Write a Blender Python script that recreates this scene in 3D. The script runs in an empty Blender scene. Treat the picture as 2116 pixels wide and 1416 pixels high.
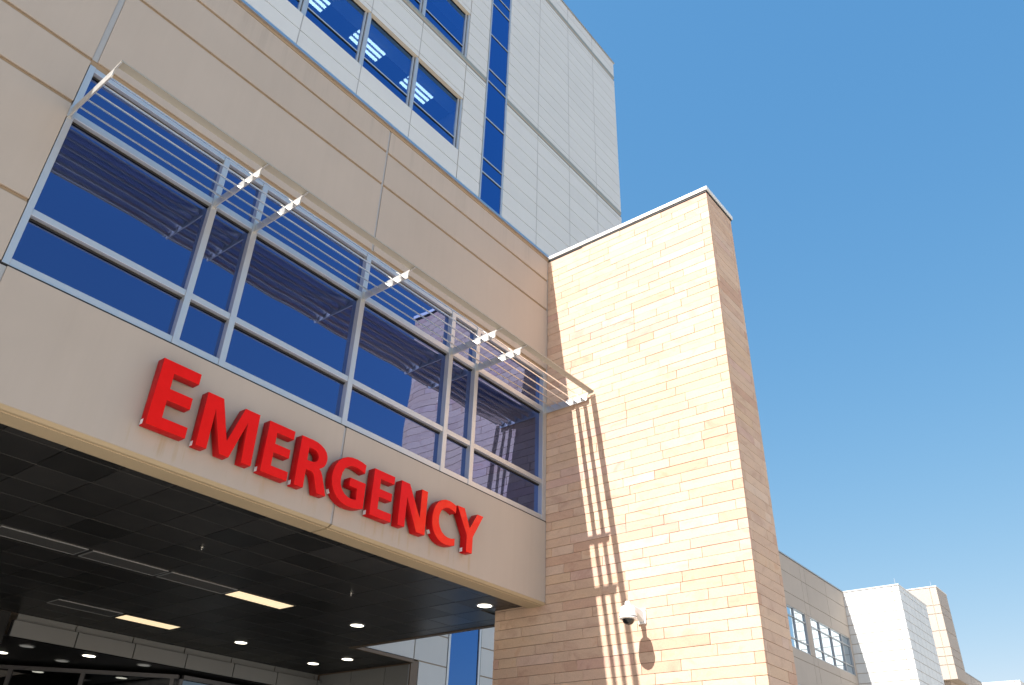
import bpy, bmesh, math, random
from mathutils import Vector, Matrix
random.seed(7)
scn = bpy.context.scene
COL = scn.collection
# ------------------------------------------------------------------ camera
cd = bpy.data.cameras.new("camera")
cam = bpy.data.objects.new("camera", cd)
COL.objects.link(cam)
Rr, Rd, Rf = Vector((0.62156, -0.7828, 0.029793)), Vector((0.428269, 0.307717, -0.849645)), Vector((0.655933, 0.540865, 0.526514))
m = Matrix(((Rr.x, -Rd.x, -Rf.x, -11.3845), (Rr.y, -Rd.y, -Rf.y, -8.4319), (Rr.z, -Rd.z, -Rf.z, 1.65), (0, 0, 0, 1)))
cam.matrix_world = m
cd.sensor_width = 36.0
cd.lens = 1680.18 / 2116 * 36
cd.clip_start, cd.clip_end = 0.1, 4000
scn.camera = cam
# ------------------------------------------------------------------ sky and sun
SUN_TRAVEL = Vector((1.0, -0.165, -1.31)).normalized()
to_sun = -SUN_TRAVEL
ELEV = math.asin(to_sun.z)
ROT = math.atan2(to_sun.x, to_sun.y)
world = bpy.data.worlds.new("World")
scn.world = world
world.use_nodes = True
wn = world.node_tree
bg = wn.nodes["Background"]
sky = wn.nodes.new("ShaderNodeTexSky")
sky.sky_type = 'NISHITA'
sky.sun_disc = False
sky.sun_elevation = ELEV
sky.sun_rotation = ROT
sky.altitude = 300
sky.air_density = 1.0
sky.dust_density = 0.6
sky.ozone_density = 2.0
# clear desert-air sky: deepen the blue channel by channel, then feed the background
pre = 0.2186
sep = wn.nodes.new("ShaderNodeSeparateColor")
com = wn.nodes.new("ShaderNodeCombineColor")
wn.links.new(sky.outputs[0], sep.inputs[0])
for i, (gam, k) in enumerate(((1.15, 0.94), (0.64, 0.77), (0.34, 0.83))):
    a = wn.nodes.new("ShaderNodeMath")
    a.operation = 'MULTIPLY'
    a.inputs[1].default_value = pre
    b = wn.nodes.new("ShaderNodeMath")
    b.operation = 'POWER'
    b.inputs[1].default_value = gam
    c = wn.nodes.new("ShaderNodeMath")
    c.operation = 'MULTIPLY'
    c.inputs[1].default_value = k / (0.13 * 2.174)
    wn.links.new(sep.outputs[i], a.inputs[0])
    wn.links.new(a.outputs[0], b.inputs[0])
    wn.links.new(b.outputs[0], c.inputs[0])
    wn.links.new(c.outputs[0], com.inputs[i])
wn.links.new(com.outputs[0], bg.inputs[0])
bg.inputs[1].default_value = 0.13
sd = bpy.data.lights.new("sun", 'SUN')
sd.energy = 5.0
sd.angle = math.radians(0.5)
sd.color = (1.0, 0.96, 0.90)
sun = bpy.data.objects.new("sun", sd)
COL.objects.link(sun)
sun.rotation_euler = SUN_TRAVEL.to_track_quat('-Z', 'Y').to_euler()
sun.location = (-40, 7, 55)
scn.view_settings.view_transform = 'Standard'
scn.view_settings.look = 'None'
scn.view_settings.exposure = 1.12
scn.view_settings.gamma = 1.0
scn.cycles.max_bounces = 8
scn.cycles.transparent_max_bounces = 12


# ------------------------------------------------------------------ helpers
class MB:
    """collects boxes, plates and prisms and links them as one mesh object"""
    def __init__(s):
        s.v, s.f = [], []

    def poly(s, pts):
        n = len(s.v)
        s.v += [tuple(p) for p in pts]
        s.f.append(list(range(n, n + len(pts))))
        return s

    def box(s, x0, x1, y0, y1, z0, z1):
        n = len(s.v)
        s.v += [(x0, y0, z0), (x1, y0, z0), (x1, y1, z0), (x0, y1, z0), (x0, y0, z1), (x1, y0, z1), (x1, y1, z1), (x0, y1, z1)]
        s.f += [[n + a for a in q] for q in ((0, 3, 2, 1), (4, 5, 6, 7), (0, 1, 5, 4), (1, 2, 6, 5), (2, 3, 7, 6), (3, 0, 4, 7))]
        return s

    def prism(s, pts, d):
        """pts: closed outline; d: extrusion vector"""
        n, k = len(s.v), len(pts)
        d = Vector(d)
        s.v += [tuple(p) for p in pts] + [tuple(Vector(p) + d) for p in pts]
        s.f.append([n + i for i in range(k)][::-1])
        s.f.append([n + k + i for i in range(k)])
        for i in range(k):
            j = (i + 1) % k
            s.f.append([n + i, n + j, n + k + j, n + k + i])
        return s

    def lathe(s, c, prof, seg=28, axis='z'):
        """prof: (radius, height) list, closed at the ends"""
        n = len(s.v)
        c = Vector(c)
        for r, h in prof:
            for i in range(seg):
                a = 2 * math.pi * i / seg
                if axis == 'z':
                    p = (r * math.cos(a), r * math.sin(a), h)
                else:
                    p = (h, r * math.cos(a), r * math.sin(a))
                s.v.append(tuple(c + Vector(p)))
        for k in range(len(prof) - 1):
            for i in range(seg):
                j = (i + 1) % seg
                s.f.append([n + k * seg + i, n + k * seg + j, n + (k + 1) * seg + j, n + (k + 1) * seg + i])
        s.f.append([n + i for i in range(seg)][::-1])
        s.f.append([n + (len(prof) - 1) * seg + i for i in range(seg)])
        return s

    def build(s, name, mat, parent=None, bevel=0, smooth=False, more=()):
        """more: further (MB, material) pairs that belong to the same part"""
        me = bpy.data.meshes.new(name)
        off = base_of(parent)
        idx = [0] * len(s.f)
        for k, (mb, _) in enumerate(more):
            n = len(s.v)
            s.v += mb.v
            s.f += [[n + i for i in q] for q in mb.f]
            idx += [k + 1] * len(mb.f)
        me.from_pydata([tuple(Vector(p) - off) for p in s.v], [], s.f)
        me.materials.append(mat)
        for _, mt_ in more:
            me.materials.append(mt_)
        me.polygons.foreach_set("material_index", idx)
        bm = bmesh.new()
        bm.from_mesh(me)
        bmesh.ops.recalc_face_normals(bm, faces=bm.faces)
        bm.to_mesh(me)
        bm.free()
        o = bpy.data.objects.new(name, me)
        COL.objects.link(o)
        if parent:
            o.parent = parent
        if bevel:
            b = o.modifiers.new("bevel", 'BEVEL')
            b.width, b.segments, b.limit_method = bevel, 2, 'ANGLE'
            b.harden_normals = False
        if smooth:
            for p in me.polygons:
                p.use_smooth = True
            me.set_sharp_from_angle(angle=math.radians(35))
        return o


def base_of(o):
    off = Vector((0, 0, 0))
    while o:
        off += o.location
        o = o.parent
    return off


def thing(name, loc, label, cat, group=None):
    o = bpy.data.objects.new(name, None)
    o.empty_display_size = 0.3
    COL.objects.link(o)
    o.location = loc
    return tag(o, label, cat, group)


def tag(o, label, cat, group=None):
    o['label'], o['category'] = label, cat
    if group:
        o['group'] = group
    return o


def dup(root, loc, label):
    r = root.copy()
    COL.objects.link(r)
    r.location = loc
    r['label'] = label
    for ch in root.children:
        c = ch.copy()
        COL.objects.link(c)
        c.parent = r
        for g in ch.children:
            d = g.copy()
            COL.objects.link(d)
            d.parent = c
    return r


# ------------------------------------------------------------------ materials
def new_mat(name):
    mt = bpy.data.materials.new(name)
    mt.use_nodes = True
    return mt, mt.node_tree, mt.node_tree.nodes["Principled BSDF"]


def simple(name, col, rough=0.6, metal=0.0, spec=0.5, coat=0.0):
    mt, nt, p = new_mat(name)
    p.inputs["Base Color"].default_value = (*col, 1)
    p.inputs["Roughness"].default_value = rough
    p.inputs["Metallic"].default_value = metal
    p.inputs["Specular IOR Level"].default_value = spec
    p.inputs["Coat Weight"].default_value = coat
    return mt


def ramp(nt, fac, stops):
    r = nt.nodes.new("ShaderNodeValToRGB")
    e = r.color_ramp.elements
    while len(e) < len(stops):
        e.new(0.5)
    for k, (pos, c) in enumerate(stops):
        e[k].position, e[k].color = pos, (*c, 1)
    nt.links.new(fac, r.inputs[0])
    return r.outputs[0]


def noise(nt, scale, detail=4, rough=0.55, stretch=(1, 1, 1), seed=0.0):
    tc = nt.nodes.new("ShaderNodeTexCoord")
    mp = nt.nodes.new("ShaderNodeMapping")
    mp.inputs["Scale"].default_value = stretch
    mp.inputs["Location"].default_value = (seed, seed * 1.7, seed * 0.6)
    nt.links.new(tc.outputs["Object"], mp.inputs[0])
    n = nt.nodes.new("ShaderNodeTexNoise")
    n.inputs["Scale"].default_value = scale
    n.inputs["Detail"].default_value = detail
    n.inputs["Roughness"].default_value = rough
    nt.links.new(mp.outputs[0], n.inputs["Vector"])
    return n.outputs[0]


def mix(nt, fac, a, b, mode='MIX'):
    x = nt.nodes.new("ShaderNodeMix")
    x.data_type, x.blend_type = 'RGBA', mode
    for sock, val in ((x.inputs[0], fac), (x.inputs[6], a), (x.inputs[7], b)):
        if isinstance(val, (int, float)):
            sock.default_value = val
        elif isinstance(val, tuple):
            sock.default_value = (*val, 1)
        else:
            nt.links.new(val, sock)
    return x.outputs[2]


def bump(nt, p, h, strength, dist=0.01):
    b = nt.nodes.new("ShaderNodeBump")
    b.inputs["Strength"].default_value = strength
    b.inputs["Distance"].default_value = dist
    nt.links.new(h, b.inputs["Height"])
    nt.links.new(b.outputs[0], p.inputs["Normal"])


def panel_mat(name, col, rough=0.7, vary=0.06, streak=0.07, grain=0.1, island=0.05):
    """coated or cast wall panel: fine grain, faint vertical rain streaks, slight change from panel to panel"""
    mt, nt, p = new_mat(name)
    c = Vector(col)
    big = ramp(nt, noise(nt, 0.7, 5), [(0.3, tuple(c * (1 - vary))), (0.7, tuple(c * (1 + vary)))])
    st = ramp(nt, noise(nt, 2.2, 6, 0.65, (3.0, 3.0, 0.16), 3), [(0.42, (1, 1, 1)), (0.72, (1 - streak, 1 - streak * 1.15, 1 - streak * 1.3))])
    c1 = mix(nt, 1.0, big, st, 'MULTIPLY')
    geo = nt.nodes.new("ShaderNodeNewGeometry")
    isl = ramp(nt, geo.outputs["Random Per Island"], [(0.0, (1 - island,) * 3), (1.0, (1.0, 1.0, 1.0))])
    c2 = mix(nt, 1.0, c1, isl, 'MULTIPLY')
    nt.links.new(c2, p.inputs["Base Color"])
    p.inputs["Roughness"].default_value = rough
    p.inputs["Specular IOR Level"].default_value = 0.3
    if grain:
        bump(nt, p, noise(nt, 90, 3), grain, 0.004)
    return mt


def stone_mat():
    mt, nt, p = new_mat("split_sandstone")
    geo = nt.nodes.new("ShaderNodeNewGeometry")
    base = ramp(nt, geo.outputs["Random Per Island"], [(0.0, (.61, .43, .305)), (0.2, (.65, .47, .35)), (0.42, (.59, .415, .31)), (0.55, (.63, .45, .33)), (0.7, (.555, .355, .258)), (0.82, (.66, .50, .39)), (0.92, (.575, .365, .298)), (1.0, (.62, .44, .305))])
    # drifting mineral bands run through the slabs, shifted per slab
    tc = nt.nodes.new("ShaderNodeTexCoord")
    add = nt.nodes.new("ShaderNodeVectorMath")
    add.operation = 'MULTIPLY_ADD'
    comb = nt.nodes.new("ShaderNodeCombineXYZ")
    for i in range(3):
        nt.links.new(geo.outputs["Random Per Island"], comb.inputs[i])
    nt.links.new(comb.outputs[0], add.inputs[0])
    add.inputs[1].default_value = (37, 53, 71)
    nt.links.new(tc.outputs["Object"], add.inputs[2])
    mp = nt.nodes.new("ShaderNodeMapping")
    mp.inputs["Rotation"].default_value = (0.5, 0.3, 0.2)
    mp.inputs["Scale"].default_value = (1, 1.0, 1.6)
    nt.links.new(add.outputs[0], mp.inputs[0])
    n = nt.nodes.new("ShaderNodeTexNoise")
    n.inputs["Scale"].default_value = 2.2
    n.inputs["Detail"].default_value = 6
    n.inputs["Distortion"].default_value = 1.2
    nt.links.new(mp.outputs[0], n.inputs["Vector"])
    veins = ramp(nt, n.outputs[0], [(0.30, (.86, .80, .80)), (0.46, (1.0, 1.0, 1.0)), (0.62, (1.06, 1.05, 1.03)), (0.74, (.96, .84, .78))])
    c = mix(nt, 0.85, base, veins, 'MULTIPLY')
    fine = ramp(nt, noise(nt, 55, 4), [(0.3, (.93, .93, .93)), (0.7, (1.05, 1.05, 1.05))])
    c = mix(nt, 1.0, c, fine, 'MULTIPLY')
    nt.links.new(c, p.inputs["Base Color"])
    p.inputs["Roughness"].default_value = 0.8
    p.inputs["Specular IOR Level"].default_value = 0.25
    bump(nt, p, noise(nt, 28, 7, 0.65), 0.5, 0.006)
    return mt


def glass_mat(name, refl, through, wave=0.02, wscale=1.6, mixfac=0.62):
    """tinted reflective glazing: a coloured mirror coat over a dark see-through tint, with roller-wave distortion"""
    mt, nt, p = new_mat(name)
    nt.nodes.remove(p)
    out = nt.nodes["Material Output"]
    gl = nt.nodes.new("ShaderNodeBsdfGlossy")
    gl.inputs["Color"].default_value = (*refl, 1)
    gl.inputs["Roughness"].default_value = 0.0
    tr = nt.nodes.new("ShaderNodeBsdfTransparent")
    tr.inputs["Color"].default_value = (*through, 1)
    ms = nt.nodes.new("ShaderNodeMixShader")
    lw = nt.nodes.new("ShaderNodeLayerWeight")
    lw.inputs["Blend"].default_value = 0.35
    mr = nt.nodes.new("ShaderNodeMapRange")
    mr.inputs["To Min"].default_value = mixfac
    mr.inputs["To Max"].default_value = 1.4
    nt.links.new(lw.outputs["Facing"], mr.inputs[0])
    nt.links.new(mr.outputs[0], ms.inputs[0])
    nt.links.new(tr.outputs[0], ms.inputs[1])
    nt.links.new(gl.outputs[0], ms.inputs[2])
    nt.links.new(ms.outputs[0], out.inputs[0])
    if wave:
        h = noise(nt, wscale, 1, 0.4, (1.0, 1.0, 0.55), 5)
        b = nt.nodes.new("ShaderNodeBump")
        b.inputs["Strength"].default_value = 1.0
        b.inputs["Distance"].default_value = wave
        nt.links.new(h, b.inputs["Height"])
        nt.links.new(b.outputs[0], gl.inputs["Normal"])
    return mt


def emit(name, col, strength):
    mt, nt, p = new_mat(name)
    p.inputs["Base Color"].default_value = (.8, .8, .8, 1)
    p.inputs["Emission Color"].default_value = (*col, 1)
    p.inputs["Emission Strength"].default_value = strength
    return mt


def brushed(name, col, rough=0.35):
    mt, nt, p = new_mat(name)
    p.inputs["Base Color"].default_value = (*col, 1)
    p.inputs["Metallic"].default_value = 0.55
    r = ramp(nt, noise(nt, 14, 4), [(0.3, (rough - .06,) * 3), (0.7, (rough + .08,) * 3)])
    nt.links.new(r, p.inputs["Roughness"])
    return mt


def tile_mat():
    mt, nt, p = new_mat("dark_soffit_tile")
    geo = nt.nodes.new("ShaderNodeNewGeometry")
    c = ramp(nt, geo.outputs["Random Per Island"], [(0.0, (.019, .0195, .0205)), (1.0, (.042, .042, .044))])
    g = ramp(nt, noise(nt, 3, 5), [(0.3, (.85, .85, .85)), (0.7, (1.15, 1.13, 1.1))])
    nt.links.new(mix(nt, 1.0, c, g, 'MULTIPLY'), p.inputs["Base Color"])
    rr = ramp(nt, geo.outputs["Random Per Island"], [(0.0, (.30,) * 3), (1.0, (.42,) * 3)])
    nt.links.new(rr, p.inputs["Roughness"])
    p.inputs["Specular IOR Level"].default_value = 0.35
    return mt


def ground_mat():
    mt, nt, p = new_mat("broom_finished_concrete")
    a = ramp(nt, noise(nt, 0.25, 7), [(0.3, (.37, .325, .265)), (0.7, (.46, .41, .34))])
    b = ramp(nt, noise(nt, 40, 4), [(0.3, (.9, .9, .9)), (0.7, (1.08, 1.08, 1.08))])
    nt.links.new(mix(nt, 1.0, a, b, 'MULTIPLY'), p.inputs["Base Color"])
    p.inputs["Roughness"].default_value = 0.85
    bump(nt, p, noise(nt, 60, 4), 0.3, 0.004)
    return mt


M = {
    'cast': panel_mat("tan_cast_panel", (.468, .402, .345), 0.75, 0.03, 0.025, 0.12, 0.04),
    'castfront': None,
    'castback': panel_mat("tan_joint_recess", (.34, .25, .165), 0.85, 0.05, 0.0, 0.0, 0.0),
    'soffit_tan': panel_mat("tan_beam_underside", (.50, .40, .27), 0.75, 0.06, 0.0, 0.12, 0.02),
    'tower': panel_mat("pale_grey_metal_panel", (.635, .645, .64), 0.5, 0.015, 0.015, 0.0, 0.04),
    'towerback': simple("warm_panel_joint", (.40, .33, .26), 0.8),
    'warmhead': panel_mat("bounce_toned_window_head", (.62, .53, .40), 0.7, 0.03, 0, 0, 0),  # cream tone puts warm bounce light into the colour
    'white': panel_mat("white_metal_panel", (.74, .75, .74), 0.5, 0.03, 0.05, 0.0, 0.04),
    'stone': stone_mat(),
    'mortar': simple("raked_stone_joint", (.17, .125, .105), 0.9),
    'alu': brushed("clear_anodised_aluminium", (.56, .58, .60), 0.38),
    'copingalu': simple("smooth_aluminium_flashing", (.58, .60, .64), 0.28, 0.9),
    'aludark': brushed("grey_aluminium", (.40, .41, .42), 0.42),
    'darkbronze': brushed("dark_storefront_metal", (.16, .16, .165), 0.45),
    'visor': simple("dull_visor_metal", (.40, .375, .32), 0.5, 0.3),
    'belt': simple("shade_toned_belt_metal", (.26, .30, .30), 0.5, 0.2),
    'brown': simple("dark_brown_edge_trim", (.16, .115, .08), 0.6),
    'louvre': simple("polished_louvre_metal", (.84, .81, .77), 0.25, 0.9),
    'shade': brushed("satin_silver_sunshade_metal", (.56, .55, .53), 0.38),
    'coping': simple("white_metal_coping", (.78, .78, .77), 0.4),
    'sealant': simple("grey_joint_sealant", (.38, .385, .395), 0.7),
    'black': simple("black_seal_and_shade", (.012, .012, .014), 0.6),
    'red': None,
    'glass': glass_mat("blue_reflective_glass", (.215, .29, .60), (.02, .20, .24), 0.014, 0.9, 0.40),
    'glass_tower': glass_mat("blue_tower_glass", (.12, .27, .62), (.22, .34, .50), 0.001, 1.0, 0.34),
    'glass_wing': glass_mat("pale_wing_glass", (.62, .72, .80), (.05, .09, .12), 0.003, 0.8),
    'glass_entry': glass_mat("dark_entry_glass", (.30, .32, .34), (.18, .18, .18), 0.0, 1, 0.3),
    'tile': tile_mat(),
    'tilegap': simple("soffit_grid_bar", (.06, .06, .058), 0.5),
    'fascia': panel_mat("grey_metal_fascia_panel", (.27, .275, .27), 0.4, 0.03, 0.02, 0, 0.05),
    'dark': simple("dark_interior_wall", (.03, .03, .03), 0.8),
    'room': simple("painted_interior_wall", (.22, .22, .22), 0.8),
    'paleroom': simple("pale_interior_wall", (.55, .55, .54), 0.8),
    'ceil': simple("white_interior_ceiling", (.75, .75, .74), 0.8),
    'ceildark': simple("falloff_dark_ceiling", (.07, .07, .07), 0.8),  # dark tone paints the daylight falloff into the deeper ceiling
    'lamp_warm': emit("lit_warm_lens", (1.0, .76, .44), 0.48),
    'lamp_round': emit("lit_downlight", (1.0, .93, .74), 2.2),
    'lamp_dim': emit("dim_downlight", (1.0, 1.0, .9), 0.05),  # faint glow added to the dim lenses
    'lamp_off': simple("unlit_grey_lens", (.10, .10, .10), 0.5),
    'lamp_tube': emit("lit_fluorescent_tube", (1.0, 1.0, .84), 4.5),
    'camwhite': simple("white_camera_plastic", (.80, .80, .80), 0.35),
    'camdome': simple("smoked_camera_dome", (.01, .01, .012), 0.04, 0, 0.6),
    'chrome': simple("chrome_sprinkler", (.75, .75, .72), 0.2, 1.0),
    'tagwhite': simple("white_sticker", (.82, .80, .84), 0.5),
    'roof': simple("grey_roof_membrane", (.45, .45, .44), 0.8),
    'ground': ground_mat(),
}
mt, nt, p = new_mat("red_acrylic")
rc = ramp(nt, noise(nt, 6, 4), [(0.3, (.74, .005, .006)), (0.7, (.80, .007, .009))])
nt.links.new(rc, p.inputs["Base Color"])
p.inputs["Roughness"].default_value = 0.06
p.inputs["Specular IOR Level"].default_value = 0.9
p.inputs["Specular Tint"].default_value = (1.0, .22, .08, 1)
M['red'] = mt
M['redside'] = simple("shade_toned_letter_return", (.50, .005, .008), 0.5, 0, 0.2)  # matte returns, their shading put into a darker red

# front of the entrance block: same panels, with rusty run-off marks under the letters and grime under the coping
mt = M['cast'].copy()
mt.name = "tan_cast_panel_with_runoff"
nt = mt.node_tree
p = nt.nodes["Principled BSDF"]
src = p.inputs["Base Color"].links[0].from_socket
tc = nt.nodes.new("ShaderNodeTexCoord")
sx = nt.nodes.new("ShaderNodeSeparateXYZ")
nt.links.new(tc.outputs["Object"], sx.inputs[0])


def mrange(sock, a, b):
    r = nt.nodes.new("ShaderNodeMapRange")
    r.interpolation_type = 'SMOOTHSTEP'
    r.inputs[1].default_value, r.inputs[2].default_value = a, b
    nt.links.new(sock, r.inputs[0])
    return r.outputs[0]


def mul(*q):
    o = q[0]
    for k in q[1:]:
        x = nt.nodes.new("ShaderNodeMath")
        x.operation = 'MULTIPLY'
        nt.links.new(o, x.inputs[0])
        nt.links.new(k, x.inputs[1])
        o = x.outputs[0]
    return o


runs = mrange(noise(nt, 1.0, 5, 0.7, (11.0, 0.0, 0.5), 2), 0.50, 0.72)
below = mul(mrange(sx.outputs[2], 5.60, 5.46), mrange(sx.outputs[2], 5.18, 5.34), mrange(sx.outputs[0], -1.9, -1.6), mrange(sx.outputs[0], 4.4, 3.9), runs)
c1 = mix(nt, below, src, (.42, .34, .25))
runs2 = mrange(noise(nt, 1.0, 5, 0.7, (5.0, 0.0, 0.25), 9), 0.46, 0.75)
top = mul(mrange(sx.outputs[2], 11.6, 12.45), runs2)
k = nt.nodes.new("ShaderNodeMath")
k.operation = 'MULTIPLY'
k.inputs[1].default_value = 0.35
nt.links.new(top, k.inputs[0])
c2 = mix(nt, k.outputs[0], c1, (.30, .265, .23))
nt.links.new(c2, p.inputs["Base Color"])
M['castfront'] = mt

# ------------------------------------------------------------------ ground
g = MB()
g.poly([(-900, -900, 0), (900, -900, 0), (900, 900, 0), (-900, 900, 0)])
go = g.build("ground", M['ground'])
go['kind'] = 'structure'
go['label'] = 'pale concrete paving around the hospital entrance'

# ------------------------------------------------------------------ entrance block (tan, above the drive)
EB = thing("entrance_block", (-6, 3, 0), "tan panelled block bridging the emergency drive, with a wide strip window", "building")
XL = -17.0
Z0, ZT = 5.2, 12.49
JW = 0.0
p_ = MB()


def panel(x0, x1, z0, z1, th=0.028):
    p_.box(x0, x1, 0.0, th, z0, z1)


rows_full = [(5.2, 6.605), (6.66, 7.44), (7.495, 8.98), (9.035, 9.735), (9.79, 11.185), (11.24, 11.935), (11.99, ZT)]
for x0, x1 in ((XL, -14.16), (-14.12, -9.515)):
    for z0, z1 in rows_full:
        panel(x0, x1, z0, z1)
for x0, x1 in ((-9.44, -4.805), (-4.765, -0.035)):
    panel(x0, x1, 5.2, 6.625)
    for z0, z1 in rows_full[4:]:
        panel(x0, x1, z0, z1)
rec = MB()
b_ = rec
b_.box(XL, -9.515, 0.0285, 0.3, 5.2, 12.49)
b_.box(-9.515, 0.0, 0.0285, 0.3, 9.70, 12.49)
b_.box(-9.515, 0.0, 0.0285, 0.3, 5.2, 6.64)
seal = b_ = MB()
for x0, x1, z0, z1 in ((-9.514, -9.441, 9.79, 12.489), (-4.804, -4.766, 9.79, 12.489), (-4.804, -4.766, 5.21, 6.62), (-9.514, -9.441, 5.21, 6.62), (-14.159, -14.121, 5.21, 12.48)):
    b_.box(x0, x1, 0.014, 0.0283, z0, z1)
b_.box(-0.034, -0.002, 0.016, 0.0283, 5.21, 6.62)
b_.box(-0.034, -0.002, 0.016, 0.0283, 9.72, 12.48)
wall = p_.build("wall", M['castfront'], EB, bevel=0.006, more=((rec, M['castback']), (seal, M['sealant'])))
# other walls, roof
b_ = MB()
b_.box(0.55, 0.80, 0.31, 5.88, 5.31, 12.49)
b_.build("side_wall", M['cast'], EB)
b_ = MB()
b_.box(XL, XL + 0.25, 0.31, 5.88, 0.0, 12.49)  # unseen left end wall, added to keep sun out from under the block
b_.build("side_wall", M['cast'], EB)
b_ = MB()
b_.box(XL + .26, 0.54, 0.31, 5.88, 12.2, 12.3)
b_.build("roof", M['roof'], EB)
b_ = MB()
b_.box(XL, -4.79, -0.045, 0.34, 12.555, 12.615)
b_.box(-4.78, -0.005, -0.045, 0.34, 12.555, 12.615)
b2_ = MB()
b2_.box(XL, -0.006, -0.004, 0.30, 12.492, 12.553)  # flush brown band paints in the shadow groove under the coping
b_.build("coping", M['copingalu'], EB, more=((b2_, M['castback']),))
# underside beam: lip, broad tan underside with a break at the middle joint
b_ = MB()
for x0, x1 in ((XL, -4.80), (-4.77, -0.004)):
    b_.prism([(x0, 0.002, 5.196), (x0, 0.05, 5.168), (x0, 0.40, 5.168), (x0, 0.40, 5.1985), (x0, 0.002, 5.1985)][::-1], (x1 - x0, 0, 0))
    b_.box(x0, x1, 0.10, 0.385, 5.158, 5.1675)
b_.build("beam_underside", M['soffit_tan'], EB, bevel=0.004)
# soffit tiles
ti, tg = MB(), MB()
PX, PY = 0.655, 0.645
xs = [-8.07 + PX * k for k in range(-14, 17)]
ys = [0.66 - PY + PY * k for k in range(0, 21)]
for i, x in enumerate(xs):
    for j, y in enumerate(ys):
        x0, x1, y0, y1 = x + .008, x + PX - .008, y + .007, y + PY - .007
        y0 = max(y0, 0.402)
        if x1 < XL + .3:
            continue
        ymid = (y0 + y1) / 2
        lim = -0.004 if ymid < 1.10 else (0.79 if ymid < 5.9 else 2.70)
        if ymid < 1.10 and x > -.3:
            y1 = min(y1, 1.13)
        x1 = min(x1, lim)
        if x1 - x0 < .05 or y0 > 9.2:
            continue
        y1 = min(y1, 9.2)
        if y1 - y0 < 0.03:
            continue
        dz = random.uniform(-.0012, .0012)
        ti.box(x0, x1, y0, y1, 5.204 + dz, 5.222)
tg.box(XL + .26, -0.003, 0.401, 1.131, 5.2225, 5.26)
tg.box(XL + .26, 0.79, 1.132, 5.9, 5.2225, 5.26)
tg.box(XL + .26, 2.70, 5.901, 9.2, 5.2225, 5.26)
for y in ys[1:]:
    if y < 9.2:
        lim = -0.006 if y < 1.13 else (0.785 if y < 5.9 else 2.69)
        tg.box(XL + .3, lim, y - .004, y + .004, 5.2018, 5.2222)

sof = ti.build("soffit", M['tile'], EB, more=((tg, M['tilegap']),))
b_ = MB()
b_.box(0.795, 0.90, 1.14, 5.885, 5.19, 5.305)
b_.box(0.905, 2.71, 5.80, 5.885, 5.195, 5.262)
b_.build("soffit_edge", M['brown'], EB)
# strip window
FZ = dict(sill=(6.645, 6.74), low=(7.335, 7.42), up=(8.825, 8.925), head=(9.625, 9.70))
WX = [(-9.505, -9.43), (-7.54, -7.455), (-6.89, -6.805), (-4.86, -4.77), (-2.815, -2.72), (-2.14, -2.045), (-0.13, -0.012)]
fr = MB()
for x0, x1 in WX:
    fr.box(x0, x1, 0.012, 0.16, 6.645, 9.70)
for k in range(6):
    x0, x1 = WX[k][1] + .001, WX[k + 1][0] - .001
    for nm, (z0, z1) in FZ.items():
        fr.box(x0, x1, 0.022, 0.15, z0, z1)
dark_strips = MB()
dark_strips.box(-9.51, -0.01, 0.004, 0.027, 6.6255, 6.644)
gs = MB()
for k in range(6):
    x0, x1 = WX[k][1] - .01, WX[k + 1][0] + .01
    for za, zb in ((6.73, 7.345), (7.41, 8.835), (8.915, 9.635)):
        t = random.uniform(-.0016, .0016)
        t2 = random.uniform(-.0012, .0012)
        w = (x1 - x0) / 2
        h = (zb - za) / 2
        gs.poly([(x0, .105 - w * t - h * t2, za), (x1, .105 + w * t - h * t2, za), (x1, .105 + w * t + h * t2, zb), (x0, .105 - w * t + h * t2, zb)])
        dark_strips.box(x0, x1, .085, .10, zb - .036, zb - .008)  # black strips paint in the shade under transoms and head
win = fr.build("window", M['alu'], EB, bevel=0.004, more=((dark_strips, M['black']),))
gs.build("pane", M['glass'], win)
b_ = MB()
b_.box(-9.6, -0.02, 0.35, 3.6, 6.40, 6.60)
b_.box(-9.6, -0.02, 3.45, 3.6, 6.61, 9.60)
b_.box(-9.62, -9.58, 0.35, 3.44, 6.61, 9.60)
b_.build("room", M['room'], EB)
b_ = MB()
b_.box(-9.6, -0.02, 0.33, 3.44, 9.61, 9.66)
b_.build("room_ceiling", M['ceil'], EB)

# ------------------------------------------------------------------ stone wall
SW = thing("stone_wall", (0.5, -1, 0), "tall sandstone clad pier wall of long thin slabs beside the red letters", "stone wall")
PITCH, ANCH, TOPZ = 0.1596, 5.178, 12.50
YF, YB, XR = -3.767, 1.13, 1.07
core = MB()
core.box(0.022, XR - .022, YF + .022, YB - .022, 0, TOPZ)
st = MB()
k0 = int(ANCH / PITCH)
zs = [ANCH + PITCH * k for k in range(-k0 - 1, 60)]
G = 0.0032
random.seed(23)


def course(a0, a1, lo=0.45, hi=1.25):
    out, a = [], a0
    while a < a1 - 0.02:
        L = random.uniform(lo, hi)
        if a1 - (a + L) < 0.22:
            L = a1 - a
        out.append((a, min(a + L, a1)))
        a += L
    return out


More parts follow.
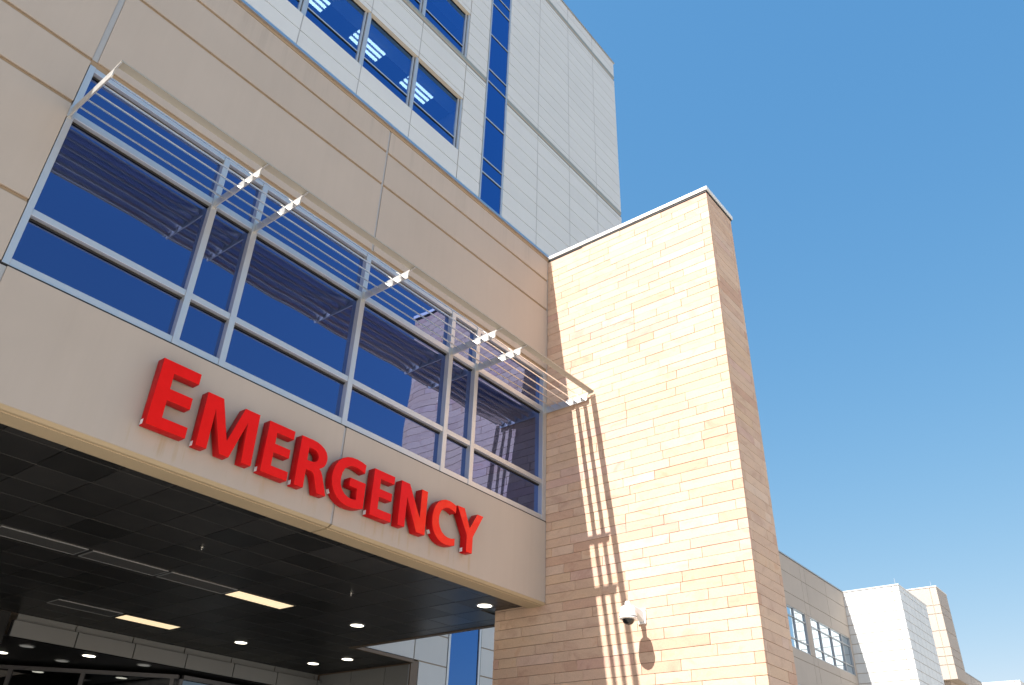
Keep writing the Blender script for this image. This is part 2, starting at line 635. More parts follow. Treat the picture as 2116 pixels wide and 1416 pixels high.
for ci, z in enumerate(zs):
    z0, z1 = max(z, 0.0) + G, min(z + PITCH, TOPZ) - G
    if z1 - z0 < 0.03:
        continue
    odd = ci % 2
    # sunlit face (x = 0), corner quoins alternate
    segs = []
    q = random.uniform(.15, .19)
    if odd:
        segs.append((YF + .0, YF + q))
        segs += course(YF + q, YB - .12)
        segs.append((YB - .12, YB))
    else:
        segs += course(YF, YB)
    for a, b in segs:
        d = random.uniform(-.004, .004)
        st.box(d, .05, a + (G if a > YF + .001 else 0), b - G, z0, z1)
    # narrow end face (y = YF)
    if odd:
        segs = course(.052, XR - .12, .6, 1.1) + [(XR - .12, XR)]
    else:
        segs = [(.052, .13)] + course(.13, XR, .6, 1.2)
    for a, b in segs:
        d = random.uniform(-.0018, .0018)
        st.box(a + G, b - G, YF + d, YF + .05, z0, z1)
    # right face
    for a, b in course(YF + .052, YB):
        st.box(XR - .05, XR - .001, a + G, b - G, z0, z1)
cl = st.build("cladding", M['stone'], SW, bevel=0.0025)
core.build("core", M['mortar'], SW)
b_ = MB()
b_.box(-0.03, XR + .04, YF - .035, YB, 12.545, 12.625)
b2_ = MB()
b2_.box(-0.012, XR + .02, YF - .014, YB - .01, 12.502, 12.544)
b_.build("coping", M['coping'], SW, bevel=0.004, more=((b2_, M['black']),))

# ------------------------------------------------------------------ sunshade
SS = thing("sunshade", (-4.8, 0, 8.8), "long silver sunshade of thin louvre blades on plate brackets above the strip window", "sunshade")
AX = [-9.485, -7.50, -6.85, -4.815, -2.767, -2.092, -0.05]
for ax in AX:
    b_ = MB()
    t = .009
    # plate bracket with chamfered outer corner and a thin tongue carrying the visor
    b_.prism([(ax - t, .03, 8.795), (ax - t, -.945, 8.795), (ax - t, -.965, 8.82), (ax - t, -.965, 8.905), (ax - t, -1.10, 8.922), (ax - t, -1.10, 8.934), (ax - t, -.93, 8.934), (ax - t, .03, 8.934)], (2 * t, 0, 0))
    br = b_.build("bracket", M['shade'], SS, bevel=0.002)
    b_ = MB()
    b_.box(ax - .03, ax + .03, -.004, .0115, 8.78, 8.95)
    b_.build("fixing_plate", M['shade'], br)
XA, XB = AX[0] + .01, AX[-1] - .01
YBL = [-.16, -.335, -.51, -.685, -.86]
for yb in YBL:
    b_ = MB()
    n = 14
    # elliptical aerofoil blade tilted so its wall-side edge is high
    pts = []
    a = math.radians(43)
    for i in range(n):
        th = 2 * math.pi * i / n
        u = .066 * math.cos(th)
        w = .0135 * math.copysign(math.sin(th) ** 2, math.sin(th))
        pts.append((XA, yb + u * math.cos(a) - w * math.sin(a), 8.868 + u * math.sin(a) + w * math.cos(a)))
    b_.prism(pts, (XB - XA, 0, 0))
    b_.build("louvre_blade", M['louvre'], SS, smooth=True)
b_ = MB()
x = XA - .02
while True:
    pass
    b_.prism([(x, -.992, 8.936), (x, -1.104, 8.944), (x, -1.104, 8.962), (x, -1.098, 8.962), (x, -1.098, 8.952), (x, -.992, 8.944)], (XB + .03 - x, 0, 0))
    break
b_.build("visor", M['visor'], SS)

# ------------------------------------------------------------------ sign letters
def letter(outlines, label, tag_at, bold=False):
    cu = bpy.data.curves.new("letter_outline", 'CURVE')
    cu.dimensions = '2D'
    cu.fill_mode = 'BOTH'
    xs_ = [q[0] for q in outlines[0]]
    zs_ = [q[1] for q in outlines[0]]
    bx, bz = min(xs_), min(zs_)
    for ol in outlines:
        s = cu.splines.new('POLY')
        s.points.add(len(ol) - 1)
        for i, (x, z) in enumerate(ol):
            s.points[i].co = (x - bx, z - bz, 0, 1)
        s.use_cyclic_u = True
    cu.extrude = 0.064
    cu.bevel_depth = 0.004
    cu.bevel_resolution = 1
    cu.offset = -0.004
    tmp = bpy.data.objects.new("tmp", cu)
    COL.objects.link(tmp)
    bpy.context.view_layer.update()
    me = bpy.data.meshes.new_from_object(tmp.evaluated_get(bpy.context.evaluated_depsgraph_get()))
    bpy.data.objects.remove(tmp)
    me.transform(Matrix.Translation((0, -.098, 0)) @ Matrix.Rotation(math.radians(90), 4, 'X'))
    me.materials.clear()
    me.materials.append(M['red'])
    me.materials.append(M['redside'])
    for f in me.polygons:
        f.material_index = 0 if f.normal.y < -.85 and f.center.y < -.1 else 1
    root = thing("sign_letter", (bx, 0, bz), label, "sign letter", "red letters of the EMERGENCY sign")
    o = bpy.data.objects.new("letter_body", me)
    COL.objects.link(o)
    o.parent = root
    if tag_at:
        tx, ty, tz, ang = tag_at
        b_ = MB()
        b_.box(-.003, .0, -.026, .026, -.03, .03)
        tb = b_.build("sticker", M['tagwhite'])
        tb.location = Vector((tx, ty, tz)) - Vector((bx, 0, bz))
        tb.rotation_euler = (0, ang, 0)
        tb.parent = root
    b_ = MB()
    for q in ((0.25, .25), (.25, .75)):
        pass
    w, h = max(xs_) - bx, max(zs_) - bz
    return root


def E_(x, z, w, h, stem, t1, m0, m1, t3, ml):
    return [(x, z), (x, z + h), (x + w, z + h), (x + w, z + h - t1), (x + stem, z + h - t1), (x + stem, z + m1), (x + ml, z + m1), (x + ml, z + m0), (x + stem, z + m0), (x + stem, z + t3), (x + w, z + t3), (x + w, z)]


letter([E_(-7.645, 5.487, .492, .838, .166, .14, .355, .50, .136, .462)], "tall initial red letter E, the largest of the sign", (-7.645, -.06, 5.535, 0))
letter([[(-7.012, 5.468), (-7.015, 6.155), (-6.795, 6.155), (-6.637, 5.66), (-6.482, 6.152), (-6.262, 6.152), (-6.25, 5.468), (-6.39, 5.468), (-6.408, 5.985), (-6.565, 5.468), (-6.697, 5.468), (-6.868, 5.985), (-6.868, 5.468)]], "red letter M between the tall initial E and the next E", (-7.012, -.06, 5.51, 0))
letter([E_(-6.11, 5.458, .402, .684, .138, .118, .297, .415, .12, .378)], "small red letter E between the M and the R", (-6.11, -.06, 5.505, 0))
letter([[(-5.592, 5.458), (-5.594, 6.138), (-5.40, 6.14), (-5.33, 6.134), (-5.265, 6.115), (-5.205, 6.085), (-5.163, 6.045), (-5.14, 5.995), (-5.134, 5.95), (-5.142, 5.895), (-5.165, 5.845), (-5.2, 5.812), (-5.242, 5.788), (-5.205, 5.762), (-5.172, 5.705), (-5.075, 5.46), (-5.228, 5.455), (-5.30, 5.65), (-5.325, 5.695), (-5.36, 5.713), (-5.448, 5.716), (-5.448, 5.458)],
        [(-5.452, 6.018), (-5.39, 6.018), (-5.335, 6.008), (-5.298, 5.982), (-5.28, 5.945), (-5.284, 5.90), (-5.31, 5.866), (-5.35, 5.847), (-5.40, 5.842), (-5.452, 5.842)]], "red letter R with its closed bowl", (-5.592, -.06, 5.505, 0))
letter([[(-4.455, 6.112), (-4.53, 6.132), (-4.63, 6.142), (-4.72, 6.138), (-4.80, 6.118), (-4.88, 6.075), (-4.945, 6.01), (-4.99, 5.93), (-5.015, 5.84), (-5.018, 5.75), (-5.0, 5.66), (-4.955, 5.575), (-4.89, 5.508), (-4.81, 5.466), (-4.72, 5.446), (-4.62, 5.445), (-4.52, 5.458), (-4.422, 5.49), (-4.424, 5.85), (-4.71, 5.85), (-4.71, 5.732), (-4.565, 5.732), (-4.565, 5.575), (-4.63, 5.562), (-4.70, 5.568), (-4.77, 5.595), (-4.825, 5.645), (-4.856, 5.71), (-4.865, 5.785), (-4.853, 5.87), (-4.82, 5.94), (-4.765, 5.992), (-4.70, 6.018), (-4.62, 6.022), (-4.54, 6.01), (-4.462, 5.985)]], "red letter G crossing the panel joint", (-4.972, -.06, 5.585, -.52))
letter([E_(-4.297, 5.452, .402, .678, .138, .118, .297, .413, .12, .378)], "small red letter E between the G and the N", (-4.297, -.06, 5.5, 0))
letter([[(-3.758, 5.465), (-3.763, 6.13), (-3.592, 6.13), (-3.337, 5.69), (-3.337, 6.128), (-3.208, 6.128), (-3.204, 5.46), (-3.385, 5.46), (-3.622, 5.92), (-3.622, 5.466)]], "red letter N with a sunlit stone reflection on its right stroke", None)
letter([[(-2.565, 6.105), (-2.64, 6.128), (-2.73, 6.14), (-2.82, 6.132), (-2.90, 6.10), (-2.97, 6.05), (-3.025, 5.98), (-3.06, 5.895), (-3.078, 5.80), (-3.074, 5.70), (-3.045, 5.605), (-2.99, 5.53), (-2.92, 5.48), (-2.84, 5.452), (-2.75, 5.444), (-2.65, 5.453), (-2.556, 5.48), (-2.559, 5.59), (-2.63, 5.57), (-2.71, 5.565), (-2.785, 5.58), (-2.85, 5.618), (-2.9, 5.675), (-2.928, 5.745), (-2.931, 5.82), (-2.912, 5.895), (-2.872, 5.957), (-2.815, 6.0), (-2.735, 6.02), (-2.65, 6.012), (-2.57, 5.985)]], "red letter C, glossy orange with reflection, before the last letter", (-3.032, -.06, 5.585, -.52))
letter([[(-2.545, 6.125), (-2.375, 6.13), (-2.232, 5.85), (-2.07, 6.12), (-1.922, 6.125), (-2.15, 5.725), (-2.152, 5.465), (-2.29, 5.462), (-2.295, 5.72)]], "red letter Y at the right end of the sign", (-2.292, -.06, 5.51, 0))

# ------------------------------------------------------------------ tower
TW = thing("hospital_tower", (0, 12, 0), "tall pale grey panelled hospital tower with a vertical blue glass strip", "tower")
TY = 5.9
T_R = 13.5
ROWP = 0.6826
low = [21.67 - ROWP * k for k in range(0, 25)][::-1]           # down to 5.29
mid = [21.67 + ROWP * k for k in range(1, 7)] + [25.86]
B1, B1T = 26.04, 26.36
up = [26.62 + .624 * k for k in range(0, 14)]
up = [z for z in up if z < 34.85] + [34.93]
B2, B2T = 35.13, 35.47
colsR = [5.17, 7.18, 9.37, 11.47, T_R]
colsL = [-19.2, -17.1, -14.95, -12.8, -10.65, -8.5, -6.32, -3.86, -1.64, .53, 2.80, 3.945]
tps = {'R': MB(), 'L': MB()}
GA, TH = .018, .03
winlist = []
for side, cols in (('R', colsR), ('L', colsL)):
    for a, b in zip(cols[:-1], cols[1:]):
        def cell(z0, z1, y0=TY, a=a, b=b, side=side):
            if z1 - z0 > .03:
                tps[side].box(a + GA, b - GA, y0, y0 + TH, z0 + GA * .8, z1 - GA * .8)
        bay = side == 'L' and b < 2.9
        zz = low + mid + [B1]
        for z0, z1 in zip(zz[:-1], zz[1:]):
            if bay and z0 > 21.6 and z1 < 24.45:
                continue
            if a < 2.75 and z1 < 5.3:
                continue
            cell(z0, z1)
        if bay:
            tps[side].box(a + GA, b - GA, TY, TY + TH, 24.185, 24.40 - GA)
            winlist.append((a, b, 21.66, 24.18))
        zz = [B1T] + [z for z in up if z > B1T + .1] + [B2]
        zsel = list(zip(zz[:-1], zz[1:]))
        for z0, z1 in zsel:
            if bay and z0 < 28.75:
                continue
            cell(z0, z1)
        if bay:
            winlist.append((a, b, 26.42, 28.88))
            tps[side].box(a + GA, b - GA, TY, TY + TH, 28.90, 29.10)
        cell(B2T, 35.98)
        cell(35.98, 36.5)
for a, b in zip(colsR[:-1] + [2.97], colsR[1:] + [3.945]):
    z = 5.29 - ROWP
    zprev = 5.29
    while zprev > 0.3:
        tps['R' if a > 4 else 'L'].box(a + GA, b - GA, TY, TY + TH, max(z, 0) + GA, zprev - GA)
        zprev, z = z, z - ROWP
bk, vj = {'R': MB(), 'L': MB()}, {'R': MB(), 'L': MB()}
bk['R'].box(5.17, T_R - .03, TY + .034, TY + 16, 0, 36.49)
bk['L'].box(2.975, 3.945, TY + .034, TY + 16, 0, 36.49)
bk['L'].box(-19.2, 2.974, TY + .034, TY + .2, 5.31, 21.64)
bk['L'].box(-19.2, 2.974, TY + .034, TY + .2, 24.20, 26.40)
bk['L'].box(-19.2, 2.974, TY + .034, TY + .2, 28.90, 36.49)
bk['L'].box(-19.2, 2.974, TY + 4.0, TY + 16, 5.31, 36.49)
for x in colsR[1:-1] + colsL[:-2]:
    b_ = vj['R' if x > 4.5 else 'L']
    zs_ = [(5.4 if x < 2.9 else 0.2, 21.6), (24.2, 25.98), (28.92, 35.1), (35.5, 36.48)]
    if x > 5.2:
        zs_ += [(21.61, 24.19), (26.38, 28.91)]
    for za, zb in zs_:
        b_.box(x - .014, x + .014, TY + .006, TY + .033, za, zb)
for sd_ in 'RL':
    tps[sd_].build("wall", M['tower'], TW, more=((bk[sd_], M['towerback']), (vj[sd_], M['sealant'])))
b_ = MB()
b_.box(3.946, 5.169, TY + .036, TY + 16, 0, 36.49)
b_.build("strip_backing", M['dark'], TW)
# belt courses: the upper wall returns inward in a cove above a slot; dark colours paint in the shade of both
for xa, xb in ((-19.2, 3.93), (5.18, T_R + .01)):
    for zb, zt in ((B1, B1T), (B2, B2T)):
        b_ = MB()
        prof = [(TY + .001, zt)]
        for i in range(6):
            a = math.pi / 2 * i / 5
            prof.append((TY + .17 * (1 - math.cos(a)) + .001, zt - .02 - .18 * math.sin(a)))
        prof += [(TY + .19, zb + .03), (TY + .033, zb + .03), (TY - .004, zb + .02), (TY - .004, zb + .006), (TY + .26, zb + .006), (TY + .26, zt)]
        b_.prism([(xa, y, z) for y, z in prof], (xb - xa, 0, 0))
        b2_ = MB()
        b2_.box(xa + .002, xb - .002, TY + .02, TY + .185, zb + .031, zb + .075)
        b_.build("belt_course", M['belt'], TW, more=((b2_, M['black']),))
b_ = MB()
b_.box(-19.25, T_R + .05, TY - .05, TY + 16.1, 36.505, 36.57)
b_.build("coping", M['aludark'], TW)
# bay windows, each a part of its own
for a, b, z0, z1 in winlist:
    gw, fw, hd, dark_strips = MB(), MB(), MB(), MB()
    xa, xb = a + .10, b - .135
    yg = TY + .16
    t = random.uniform(-.0012, .0012)
    gw.poly([(xa, yg - t, z0), (xb, yg + t, z0), (xb, yg + t, z1 - .03), (xa, yg - t, z1 - .03)])
    for x0, x1 in ((xa - .045, xa + .02), (xb - .02, xb + .05)):
        fw.box(x0, x1, TY + .11, TY + .20, z0, z1 - .001)
    fw.box(xb + .065, b + .04, TY + .035, TY + .19, z0, z1 - .001)
    zt = z0 + .585
    fw.box(xa + .021, xb - .021, TY + .125, TY + .19, zt - .025, zt + .025)
    hd.box(a + GA, b - GA, TY + .001, TY + .21, z1 - .002, z1 + .003)
    dark_strips.box(xa + .021, xb - .021, TY + .13, TY + .157, zt - .05, zt - .0255)
    dark_strips.box(xa + .021, xb - .021, TY + .135, TY + .157, z1 - .035, z1 - .003)
    dark_strips.box(xb + .0505, xb + .0645, TY + .10, TY + .19, z0, z1 - .003)
    wo = fw.build("window", M['alu'], TW, bevel=0.003, more=((dark_strips, M['black']),))
    gw.build("pane", M['glass_tower'], wo)
    hd.build("window_head", M['warmhead'], wo)
b_ = MB()
for z0, z1 in ((21.66, 24.18), (26.42, 28.88)):
    b_.box(-19.1, 2.9, TY + .25, TY + .72, z1 - .18, z1 - .14)
b_.build("window_ceiling", M['ceil'], TW)
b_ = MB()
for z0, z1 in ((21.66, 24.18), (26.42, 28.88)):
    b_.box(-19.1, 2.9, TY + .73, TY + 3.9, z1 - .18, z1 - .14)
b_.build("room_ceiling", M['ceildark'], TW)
b_ = MB()
for z0, z1 in ((21.66, 24.18), (26.42, 28.88)):
    b_.box(-19.1, 2.9, TY + .25, TY + 3.9, z0 - .2, z0 - .1)
    b_.box(-19.1, 2.9, TY + 3.7, TY + 3.9, z0 - .09, z1 - .19)
    b_.box(2.91, 2.95, TY + .25, TY + 3.9, z0 - .09, z1 - .19)
b_.build("room", M['paleroom'], TW)
# vertical strip window
fs, gs, dark_strips = MB(), MB(), MB()
fs.box(3.95, 4.02, TY - .012, TY + .033, 0.1, 36.48)
fs.box(5.09, 5.165, TY - .012, TY + .033, 0.1, 36.48)
zl = []
for base in (21.66, 26.33, 30.97, 17.0, 12.35, 7.7, 3.05, 35.6):
    zl += [base, base + .67, base + 2.69]
zl = sorted(z for z in zl if .3 < z < 36.3 and not 4.5 < z < 6.3)
for z in zl:
    fs.box(4.021, 5.089, TY - .006, TY + .032, z - .028, z + .028)
    dark_strips.box(4.021, 5.089, TY + .004, TY + .02, z - .062, z - .029)
zz = [0.1] + zl + [36.45]
for za, zb in zip(zz[:-1], zz[1:]):
    t = random.uniform(-.0015, .0015)
    gs.poly([(4.015, TY + .018 - .55 * t, za), (5.095, TY + .018 + .55 * t, za), (5.095, TY + .018 + .55 * t, zb), (4.015, TY + .018 - .55 * t, zb)])
dark_strips.box(5.166, 5.18, TY - .01, TY + .03, .1, 12.0)
sw = fs.build("strip_window", M['alu'], TW, bevel=0.003, more=((dark_strips, M['black']),))
gs.build("pane", M['glass_tower'], sw)
# recessed entry behind the drive: side wall, jamb, ceiling edge
b_ = MB()
for y0, y1 in ((5.94, 6.72), (6.74, 7.9), (7.92, 9.1)):
    b_.box(2.705, 2.73, y0, y1, 0.05, 5.17)
b_.build("recess_side_wall", M['fascia'], TW)
b_ = MB()
b_.box(2.732, 2.96, TY + .002, TY + 3.3, 0.0, 5.265)
b_.build("recess_jamb", M['brown'], TW)
b_ = MB()
b_.box(-17, -4.87, 9.2, 9.35, 0, 5.2)
b_.box(-17, 2.70, 16, 16.2, 0, 5.2)
b_.box(2.75, 2.95, 9.3, 16.2, 0, 5.2)
b_.build("recess_wall", M['dark'], TW)
b_ = MB()
b_.box(-4.86, 2.70, 9.22, 16, 4.765, 4.80)
b_.build("recess_ceiling", M['tile'], TW)
# troffers seen through the tower windows
tr = thing("ceiling_light", (-0.94, 6.8, 23.97), "lit fluorescent office light behind the middle tower window", "light", "ceiling lights behind the tower windows")
b_ = MB()
b_.box(-1.56, -.32, 6.53, 7.07, 23.962, 23.99)
b_.build("light_housing", M['aludark'], tr)
for yy in (6.60, 6.80, 7.0):
    b_ = MB()
    b_.box(-1.53, -.35, yy - .045, yy + .045, 23.93, 23.961)
    b_.build("light_tube", M['lamp_tube'], tr)
dup(tr, (-3.33, 6.8, 23.97), "lit fluorescent office light behind the upper left tower window")
dup(tr, (1.37, 6.8, 23.97), "lit fluorescent office light behind the right tower window, nearest the glass strip")

# ------------------------------------------------------------------ entry fascia and storefront
EF = thing("entry_fascia", (-1, 9.1, 4.7), "grey two-tier metal fascia band over the dark entrance doors", "fascia")
jx = [-4.85, -3.59, -2.345, -1.11, .12, 1.35, 2.58, 2.70]
for a, b in zip(jx[:-1], jx[1:]):
    b_ = MB()
    b_.box(a + .012, b - .012, 9.0, 9.03, 4.75, 5.04)
    b_.build("lower_panel", M['fascia'], EF, bevel=0.003)
    b_ = MB()
    b_.box(a + .012 + (.09 if a < -4.8 else 0), b - .012, 9.16, 9.19, 5.05, 5.196)
    b_.build("upper_panel", M['fascia'], EF, bevel=0.003)
b_ = MB()
b_.box(-4.84, 2.70, 9.031, 9.155, 5.041, 5.049)
b_.box(-4.84, 2.70, 9.031, 9.15, 4.752, 5.03)
b_.build("fascia_backing", M['black'], EF)
SF = thing("storefront", (-2, 10.5, 0), "dark glazed entrance storefront with grey frames under the canopy", "storefront")
A_, B_ = Vector((-4.6, 12.9, 0)), Vector((-0.9, 9.5, 0))
dirv = (B_ - A_).normalized()
nrm = Vector((dirv.y, -dirv.x, 0))


def bar(mb, p0, p1, w, d, z0, z1):
    e = (p1 - p0).normalized()
    n = Vector((e.y, -e.x, 0)) * d / 2
    q = [p0 - n, p1 - n, p1 + n, p0 + n]
    mb.prism([(v.x, v.y, z0) for v in q], (0, 0, z1 - z0))


f_, g_ = MB(), MB()
bar(f_, A_, B_, .1, .10, 4.60, 4.68)
LN = (B_ - A_).length
for s in (0, 1.5, 3.0, 4.9):
    c = A_ + dirv * s
    bar(f_, c - dirv * .04, c + dirv * .04, .1, .09, 0.0, 4.598)
g_.poly([(A_.x, A_.y, 0.05), (B_.x, B_.y, .05), (B_.x, B_.y, 4.61), (A_.x, A_.y, 4.61)])
for xa in (-.85, .05, .95, 1.85, 2.62):
    f_.box(xa - .045, xa + .045, 9.46, 9.56, 0, 4.6)
f_.box(-.8, 2.57, 9.46, 9.56, 4.605, 4.69)
g_.poly([(-.85, 9.51, .05), (2.6, 9.51, .05), (2.6, 9.51, 4.61), (-.85, 9.51, 4.61)])
sfo = f_.build("frame", M['darkbronze'], SF)
g_.build("pane", M['glass_entry'], SF)

# ------------------------------------------------------------------ canopy lights, sprinklers
LT = thing("panel_light", (-2.82, 4.16, 5.2), "lit warm rectangular ceiling panel light at the end of the front row", "light", "rectangular panel lights in the soffit")


def panel_light(root, x0, x1, y0, y1, lit):
    b_ = MB()
    for q in ((x0, x1, y0, y0 + .02), (x0, x1, y1 - .02, y1), (x0, x0 + .02, y0 + .021, y1 - .021), (x1 - .02, x1, y0 + .021, y1 - .021)):
        b_.box(*q, 5.190, 5.2035)
    b_.build("light_frame", M['aludark'] if not lit else M['tilegap'], root)
    b_ = MB()
    b_.box(x0 + .0205, x1 - .0205, y0 + .0205, y1 - .0205, 5.194, 5.2035)
    b_.build("light_lens", M['lamp_warm'] if lit else M['lamp_off'], root)


panel_light(LT, -3.43, -2.21, 3.93, 4.39, True)
dup(LT, (-2.95, 7.57, 5.2), "lit warm rectangular ceiling panel light in the back row above the fascia")
LO = thing("panel_light", (-4.06, 4.16, 5.2), "unlit grey panel light next to the lit front row panel", "light", "rectangular panel lights in the soffit")
panel_light(LO, -4.70, -3.45, 3.93, 4.39, False)
dup(LO, (-5.36, 4.16, 5.2), "unlit grey panel light in the middle of the front row")
dup(LO, (-6.68, 4.16, 5.2), "unlit grey panel light at the left edge of the photo")
dup(LO, (-4.22, 7.57, 5.2), "unlit dark panel light beside the lit back row panel")

DL = thing("downlight", (-.44, 1.0, 5.2), "lit round downlight in the soffit close to the stone wall", "light", "round recessed downlights in the soffit")
b_ = MB()
b_.lathe((-.44, 1.0, 5.19), [(.155, .013), (.155, .004), (.128, .0), (.128, .006)], 32)
b_.build("trim_ring", M['aludark'], DL)
b_ = MB()
b_.lathe((-.44, 1.0, 5.1885), [(.122, .004), (.126, .0)], 32)
b_.build("lamp_disc", M['lamp_round'], DL)
for loc, lab in (((-.58, 4.11, 5.2), "lit round downlight alone in the middle of the dark soffit"),
                 ((-.79, 7.55, 5.2), "lit round downlight above the right part of the metal fascia"),
                 ((1.60, 8.04, 5.2), "lit round downlight by the recess side wall, the farther one"),
                 ((1.65, 6.89, 5.2), "lit round downlight by the recess side wall, the nearer one"),
                 ((-2.98, 9.58, 4.756), "lit round downlight under the fascia, above the storefront glass"),
                 ((-4.16, 10.95, 4.756), "lit round downlight under the fascia at the photo's left edge")):
    dup(DL, loc, lab)
DD = thing("downlight", (-4.17, 9.77, 4.756), "dim round downlight under the left end of the fascia", "light", "round recessed downlights in the soffit")
b_ = MB()
b_.lathe((-4.17, 9.77, 4.746), [(.155, .013), (.155, .004), (.128, .0), (.128, .006)], 32)
b_.build("trim_ring", M['aludark'], DD)
b_ = MB()
b_.lathe((-4.17, 9.77, 4.7445), [(.122, .004), (.126, .0)], 32)
b_.build("lamp_disc", M['lamp_dim'], DD)
dup(DD, (-3.0, 10.71, 4.756), "dim round downlight just above the storefront head")
dup(DD, (-1.78, 9.51, 4.756), "dim round downlight under the middle of the fascia")

SP = thing("fire_sprinkler", (-5.19, 2.35, 5.2), "small chrome fire sprinkler in the soffit below the letter E", "sprinkler", "fire sprinklers in the soffit")
b_ = MB()
b_.lathe((-5.19, 2.35, 5.145), [(.010, .06), (.012, .035), (.018, .03), (.018, .02), (.008, .015), (.006, .0)], 12)
b_.build("sprinkler_head", M['chrome'], SP, smooth=True)
b_ = MB()
b_.lathe((-5.19, 2.35, 5.185), [(.04, .018), (.042, .004), (.02, .0)], 18)
b_.build("escutcheon", M['chrome'], SP)
b_ = MB()
b_.lathe((-5.19, 2.35, 5.139), [(.024, .005), (.026, .0)], 14)
b_.build("deflector", M['chrome'], SP)
dup(SP, (-2.28, 2.39, 5.2), "small chrome fire sprinkler in the soffit left of the lone downlight")

# ------------------------------------------------------------------ dome camera on the stone wall
DC = thing("security_camera", (0, -1.85, 4.76), "white dome security camera on a bracket arm fixed to the sunlit stone wall", "camera")
b_ = MB()
b_.box(-.025, -.003, -1.935, -1.79, 4.63, 4.86)
mp = b_.build("wall_plate", M['camwhite'], DC, bevel=0.008)
b_ = MB()
# tapering bracket: deep at the wall, slim over the dome
secs = []
for t in range(9):
    u = t / 8
    xx = -.024 - .37 * u
    top = 4.83 + .055 * u
    bot = 4.66 + .155 * u + .03 * math.sin(math.pi * u)
    hw = .05 - .018 * u
    secs.append([(xx, -1.862 + .02 * u - hw, bot), (xx, -1.862 + .02 * u + hw, bot), (xx, -1.862 + .02 * u + hw * .8, top), (xx, -1.862 + .02 * u - hw * .8, top)])
n = 0
for s_ in secs:
    b_.v += s_
for t in range(8):
    for i in range(4):
        j = (i + 1) % 4
        b_.f.append([t * 4 + i, t * 4 + j, t * 4 + 4 + j, t * 4 + 4 + i])
b_.f += [[0, 1, 2, 3], [32, 33, 34, 35]]
b_.build("arm", M['camwhite'], DC, bevel=0.012)
cx_, cy_ = -.385, -1.842
b_ = MB()
b_.lathe((cx_, cy_, 0), [(.03, 4.90), (.042, 4.885), (.045, 4.84), (.085, 4.825), (.112, 4.80), (.122, 4.76), (.133, 4.672), (.137, 4.66), (.137, 4.64), (.125, 4.632)], 32)
b_.build("housing", M['camwhite'], DC, smooth=True)
b_ = MB()
b_.lathe((cx_, cy_, 0), [(.1385, 4.668), (.1395, 4.664), (.1385, 4.66)], 32)
b_.build("seal_ring", M['black'], DC)
b_ = MB()
b_.lathe((cx_, cy_, 0), [(.092, 4.632)] + [(.092 * math.cos(a), 4.628 - .08 * math.sin(a)) for a in [math.pi / 2 * i / 8 for i in range(8)]] + [(.004, 4.547)], 28)
b_.build("dome", M['camdome'], DC, smooth=True)

# ------------------------------------------------------------------ wing and far blocks
WG = thing("hospital_wing", (26, 8, 0), "long tan two-storey hospital wing with grid windows behind the stone wall", "building")
p_, b_ = MB(), MB()
cols = [13.6, 16.5, 19.4, 22.3, 22.9, 25.8, 26.2, 29.355, 29.955, 32.82, 35.59]
cols = [13.6, 17.0, 17.6, 20.5, 23.4, 23.7, 26.3, 29.355, 29.955, 32.82, 35.59]
rows = [0, 3.4, 6.0, 9.36, 9.78, 11.70, 12.33, 13.345, 14.16]
rows = [0, 2.6, 3.6, 5.95, 8.22, 9.36, 9.78, 11.70, 12.33, 13.345, 14.16]
wins = [(26.0, 29.13), (29.76, 35.33)]
g = .012
for a, b in zip(cols[:-1], cols[1:]):
    for z0, z1 in zip(rows[:-1], rows[1:]):
        iswin = (abs(z0 - 9.78) < .01 or abs(z0 - 5.95) < .01) and b > 26.5
        segs = [(a, b)]
        if iswin:
            for w0, w1 in wins:
                ns = []
                for s0, s1 in segs:
                    if w1 <= s0 or w0 >= s1:
                        ns.append((s0, s1))
                    else:
                        if w0 > s0:
                            ns.append((s0, w0 + g))
                        if w1 < s1:
                            ns.append((w1 - g, s1))
                segs = ns
        for s0, s1 in segs:
            if s1 - s0 > .04:
                p_.box(s0 + g, s1 - g, TY, TY + .03, z0 + g, z1 - g)
b_.box(13.55, 35.58, TY + .032, TY + .3, 0, 5.94)
b_.box(13.55, 35.58, TY + .032, TY + .3, 8.23, 9.77)
b_.box(13.55, 35.58, TY + .032, TY + .3, 11.71, 14.17)
b_.box(13.55, 25.99, TY + .032, TY + .3, 9.771, 11.709)
b_.box(13.55, 25.99, TY + .032, TY + .3, 5.941, 8.229)
b_.box(29.14, 29.75, TY + .032, TY + .3, 9.771, 11.709)
b_.box(29.14, 29.75, TY + .032, TY + .3, 5.941, 8.229)
p_.build("wall", M['cast'], WG, more=((b_, M['castback']),))
b_ = MB()
b_.box(13.55, 35.59, TY - .04, TY + 12, 14.175, 14.235)
b_.build("coping", M['aludark'], WG)
b_ = MB()
b_.box(13.55, 35.58, TY + 1.2, TY + 1.4, 0, 14.17)
b_.build("room", M['dark'], WG)
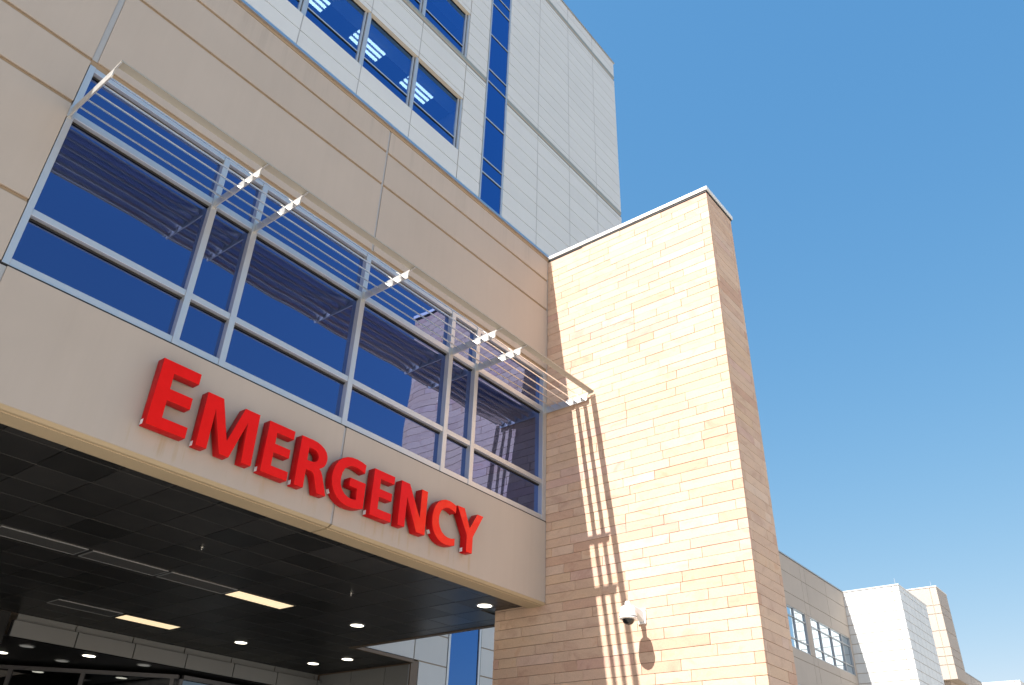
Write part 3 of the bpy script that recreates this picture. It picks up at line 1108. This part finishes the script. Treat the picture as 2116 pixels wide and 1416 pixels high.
for z0, z1, t1, t2 in ((9.78, 11.70, 10.23, 11.25), (5.95, 8.22, 6.5, 7.7)):
    for (w0, w1), mull in zip(wins, ((27.72,), (31.0, 32.56, 34.13))):
        f_, g_ = MB(), MB()
        f_.box(w0, w0 + .04, TY + .004, TY + .12, z0, z1)
        f_.box(w1 - .04, w1, TY + .004, TY + .12, z0, z1)
        xs_ = [w0 + .04, *mull, w1 - .04]
        for k, xm in enumerate(mull):
            f_.box(xm - .03, xm + .03, TY + .008, TY + .10, z0 + .042, z1 - .042)
        for zc in (z0 + .02, t1, t2, z1 - .02):
            for xa, xb in zip(xs_[:-1], xs_[1:]):
                f_.box(xa + .031, xb - .031, TY + .012, TY + .1, zc - .021, zc + .021)
        for xa, xb in zip(xs_[:-1], xs_[1:]):
            for za, zb in ((z0, t1), (t1, t2), (t2, z1)):
                t = random.uniform(-.002, .002)
                g_.poly([(xa, TY + .07 - t, za + .01), (xb, TY + .07 + t, za + .01), (xb, TY + .07 + t, zb - .01), (xa, TY + .07 - t, zb - .01)])
        fo = f_.build("window", M['aludark'], WG)
        g_.build("pane", M['glass_wing'], fo)


def clad_block(name, loc, label, x0, x1, y0, y1, z0, z1, rows, matkey, xcols=(), ycols=(), cop='coping'):
    r = thing(name, loc, label, "building")
    pm, bm_ = MB(), MB()
    rr = [z0] + sorted(rows) + [z1]
    xc = [x0] + list(xcols) + [x1]
    yc = [y0] + list(ycols) + [y1]
    gg = .017
    for za, zb in zip(rr[:-1], rr[1:]):
        if zb - za < .05:
            continue
        for a, b in zip(yc[:-1], yc[1:]):
            pm.box(x0, x0 + .03, a + (gg if a > y0 else 0), b - gg, za + gg, zb - gg)
            pm.box(x1 - .03, x1, a + gg, b - gg, za + gg, zb - gg)
        for a, b in zip(xc[:-1], xc[1:]):
            pm.box(max(a, x0 + .031) + (gg if a > x0 else 0), b - gg, y0, y0 + .03, za + gg, zb - gg)
    bm_.box(x0 + .032, x1 - .032, y0 + .032, y1, z0, z1 - .01)
    pm.build("wall", M[matkey], r, more=((bm_, M['towerback']),))
    c = MB()
    c.box(x0 - .03, x1 + .03, y0 - .03, y1 + .03, z1, z1 + .06)
    c.build("coping", M[cop], r)
    return r


B1R = clad_block("stair_block", (38, 5, 0), "white panelled block with a blazing sunlit side at the end of the wing", 35.6, 40.9, 2.94, 14, 0, 14.17, [13.88 - .4935 * k for k in range(0, 28)], 'white', (36.5, 37.3, 38.05, 38.78, 39.6, 40.3), (3.3,))
B2R = clad_block("tan_block", (47, 6, 0), "narrow tan block raised on a recessed base behind the white block", 45.88, 48.42, 3.21, 14, 10.98, 16.48, [15.36, 14.84, 13.82, 12.83, 12.32, 11.82], 'cast', (), (3.6,))
b_ = MB()
b_.box(46.4, 48.40, 3.75, 13.9, 0, 10.97)
b_.build("recessed_base", M['cast'], B2R)
RW = clad_block("rear_wing", (55, 8, 0), "low grey wing between the tan block and the farthest white block", 48.5, 67.05, 5.9, 16, 0, 14.02, [13.1, 12.0, 10.2], 'cast', [51.5 + 3 * k for k in range(5)], (), 'aludark')
B3R = clad_block("white_block", (70, 6, 0), "farthest white block, only its roof edge showing at bottom right", 67.1, 72, 3.13, 15, 0, 13.95, [13.45, 12.9, 12.3], 'white', (69.5,), (3.5,))
rod = thing("lightning_rod", (35.75, 3.10, 14.23), "thin lightning rod on the roof corner of the white stair block", "lightning rod", "lightning rods on the roof edges")
b_ = MB()
b_.lathe((35.75, 3.10, 14.23), [(.02, 0), (.016, .02), (.012, .025), (.010, .30), (.002, .36)], 8)
b_.build("rod", M['alu'], rod)
b_ = MB()
b_.lathe((35.75, 3.10, 14.228), [(.05, 0), (.05, .012), (.03, .02)], 10)
b_.build("rod_base", M['alu'], rod)
dup(rod, (46.03, 3.5, 16.54), "thin lightning rod on the roof corner of the tan block")
